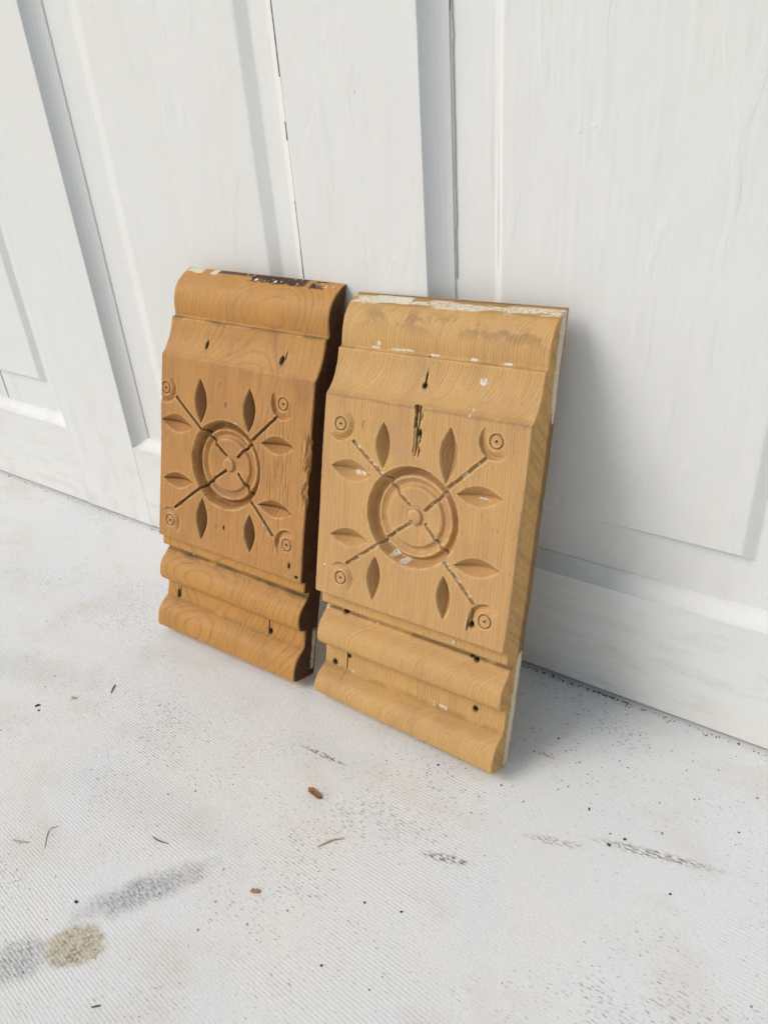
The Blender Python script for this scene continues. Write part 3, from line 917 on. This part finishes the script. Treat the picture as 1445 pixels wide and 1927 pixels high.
GG = "dark bits of grit on the floor"
for k, (x, y, r, sx, sy, rot, lb) in enumerate((
        (-.0680, -.1000, .00105, 1.4, .8, -.5, "dark grit bit at the left end of the brown scratch, lower right of the blocks"),
        (-.0623, -.0929, .00100, 1.1, .9, .3, "round dark grit bit just above the brown scratch, right of the blocks"),
        (-.4163, -.1899, .0016, 1.5, .7, 1.1, "larger dark crumb of the pair near the left edge of the floor"),
        (-.4118, -.1922, .0010, 1.0, .9, .2, "smaller round crumb of the pair near the left edge of the floor"),
        (-.2779, -.2646, .0012, 1.2, .8, 0, "dark crumb just above the round brown stain"),
        (-.1555, -.1899, .0008, 1.1, .9, 0, "black dot of grit in the lower middle, upper left of a close pair"),
        (-.1379, -.1845, .0008, 1.1, .9, 1, "black dot of grit in the lower middle, lower right of a close pair"),
        (-.1548, -.2247, .0008, 1.1, .9, .4, "black dot of grit nearest the bottom edge, centre of the photo"),
        (-.0343, -.1107, .0008, 1.0, 1.0, 0, "black dot of grit alone below the brown scratch"),
        (-.0843, -.0848, .0009, 1.5, .6, -1, "slanting dark chip of grit below the right block's shadow"),
        (-.1174, -.0475, .0008, 1.2, .9, 0, "dark grit bit in the shadow right of the golden block"),
        (-.1308, -.0944, .0007, 1.2, .8, 0, "small dark grit bit below the golden block's right corner"),
        (-.1678, -.0999, .0009, 1.2, .8, .5, "dark grit bit in front of the golden block's base"))):
    vs, fs = lump(x, y, r * .82, 40 + k, sx, sy, .6, rot)
    thing("grit_bit", vs, fs, M_GRIT, lb, "grit", GG, True)


def strand(name, pts, r, mat, label, cat, flat=1.):
    # smooth tapered thread lying on the floor
    P = [Vector(p_) for p_ in pts]
    Q = []
    for i in range(len(P) - 1):
        p0 = P[max(i - 1, 0)]; p1 = P[i]; p2 = P[i + 1]; p3 = P[min(i + 2, len(P) - 1)]
        for s in range(8):
            t = s / 8
            Q.append(.5 * ((2 * p1) + (-p0 + p2) * t + (2 * p0 - 5 * p1 + 4 * p2 - p3) * t * t + (-p0 + 3 * p1 - 3 * p2 + p3) * t ** 3))
    Q.append(P[-1])
    vs = []; fs = []
    for i, q in enumerate(Q):
        d = (Q[min(i + 1, len(Q) - 1)] - Q[max(i - 1, 0)]).normalized()
        nrm = Vector((-d.y, d.x, 0)).normalized()
        k = .75 * r * (.25 + .75 * math.sin(math.pi * min(1, max(0, i / (len(Q) - 1)))) ** .5)
        for a in range(6):
            an = a * math.pi / 3
            vs.append(q + nrm * k * math.cos(an) + Vector((0, 0, 1)) * k * flat * (math.sin(an) + .7))
        if i:
            b = (i - 1) * 6
            for a in range(6):
                fs.append((b + a, b + (a + 1) % 6, b + 6 + (a + 1) % 6, b + 6 + a))
    return thing(name, [tuple(v_) for v_ in vs], fs, mat, label, cat, None, True)


strand("hair", [(-.3241, -.2412, 0), (-.3262, -.2445, .0004), (-.3245, -.2481, .0002), (-.3182, -.2542, 0)], .00022, M_HAIR,
       "thin curved hair lying on the floor at the far left", "hair")
strand("fibre", [(-.2742, -.2185, 0), (-.2690, -.2187, .0003), (-.2630, -.2170, 0)], .00042, M_HAIR,
       "short dark bent fibre left of centre above the grey scuff", "fibre")
strand("twig", [(-.3869, -.1504, 0), (-.3850, -.154, .0003), (-.3825, -.1576, 0)], .00055, M_HAIR,
       "short dark twig standing out below the brown block's left end", "twig")
strand("twig", [(-.1230, -.0623, 0), (-.1190, -.0627, .0003), (-.1135, -.0626, 0)], .00050, M_STRAW,
       "thin olive twig right of the golden block's bottom corner", "twig")
strand("twig", [(-.2301, -.2930, 0), (-.2270, -.2900, 0)], .00055, M_HAIR,
       "short dark twig near the bottom edge right of the brown stain", "twig")
strand("straw_bit", [(-.1940, -.1775, 0), (-.1915, -.1735, .0004), (-.1893, -.1700, .0003), (-.1850, -.1665, 0)], .00060, M_STRAW,
       "pale bent straw below the brown leaf flake", "straw")
strand("straw_bit", [(-.3390, -.2600, 0), (-.3340, -.2585, .0004), (-.3290, -.2560, 0)], .00050, M_STRAW,
       "pale straw wisp by the left edge of the floor", "straw")


def flake(name, x, y, a, b, rot, h, seed, mat, label, cat):
    rr = random.Random(seed); N = 22; vs = []; fs = []
    c, s = math.cos(rot), math.sin(rot)
    for lay in (0, 1):
        for ring in range(4):
            for i in range(N):
                an = 2 * math.pi * i / N
                k = (ring + .25) / 3.25
                if ring == 3:
                    rr2 = random.Random(seed * 100 + i); k *= rr2.uniform(.82, 1.1)
                px_, py_ = a * k * math.cos(an), b * k * math.sin(an) * (1 - .35 * math.cos(an) ** 4) * (1.1 if abs(math.cos(an)) > .25 else .78)
                z = .00035 + h * (py_ / b) ** 2 + h * .4 * math.sin(px_ / a * 4) ** 2 + (.00025 if lay == 0 else 0)
                vs.append((x + c * px_ - s * py_, y + s * px_ + c * py_, z))
    o2 = 4 * N
    for i in range(N):
        j = (i + 1) % N
        for rg in range(3):
            A = rg * N
            fs.append((A + i, A + N + i, A + N + j, A + j))
            fs.append((o2 + A + j, o2 + A + N + j, o2 + A + N + i, o2 + A + i))
        fs.append((3 * N + i, o2 + 3 * N + i, o2 + 3 * N + j, 3 * N + j))
    fs.append(tuple(range(N))); fs.append(tuple(o2 + i for i in reversed(range(N))))
    return thing(name, vs, fs, mat, label, cat, None, True)


flake("leaf_flake", -.2163, -.1520, .0058, .0020, -.12, .0011, 5, M_LEAF, "curled reddish brown leaf flake on the floor in front of the blocks", "leaf flake")
flake("wood_chip", -.2051, -.2135, .0026, .0013, .5, .0005, 9, M_TAN, "small orange tan wood chip low on the floor left of centre", "wood chip")
flake("wood_chip", -.4010, -.1735, .0020, .0010, .3, .0004, 11, M_STRAW, "tiny pale yellow chip on the floor far left", "wood chip")

# fine uncountable grit: one object
vs_all = []; fs_all = []
rr = random.Random(99)


def add_l(x, y, r):
    v_, f_ = lump(x, y, r, rr.randrange(10 ** 6), rr.uniform(.7, 1.6), rr.uniform(.6, 1.1), .55, rr.uniform(0, 3.1), (5, 4))
    k = len(vs_all); vs_all.extend(v_); fs_all.extend([tuple(q + k for q in g) for g in f_])


for _ in range(230):      # cluster to the right of the golden block
    x = rr.gauss(-.115, .040); y = rr.gauss(-.050, .026)
    if y < -.002 and x > -.2: add_l(x, y, rr.uniform(.00016, .00042) * (1.35 if rr.random() < .12 else 1))
for _ in range(420):      # dirt gathered along the foot of the wall
    x = rr.uniform(-.75, .02); y = -abs(rr.gauss(0, .0013)) - .0002
    if rr.random() < .35: x = rr.gauss(-.125, .03)
    add_l(x, y, rr.uniform(.0002, .00055))
for _ in range(300):
    x = rr.uniform(-.75, .02); y = rr.uniform(-.32, -.004)
    add_l(x, y, rr.uniform(.00014, .00036))
for _ in range(60):
    add_l(rr.gauss(-.165, .02), rr.gauss(-.105, .012), rr.uniform(.00016, .0004))
g = mesh_obj("fine_grit", vs_all, fs_all, M_GRIT)
tag(g, "fine dark grit and dust scattered over the white floor and along the foot of the wall", "grit", kind="stuff")
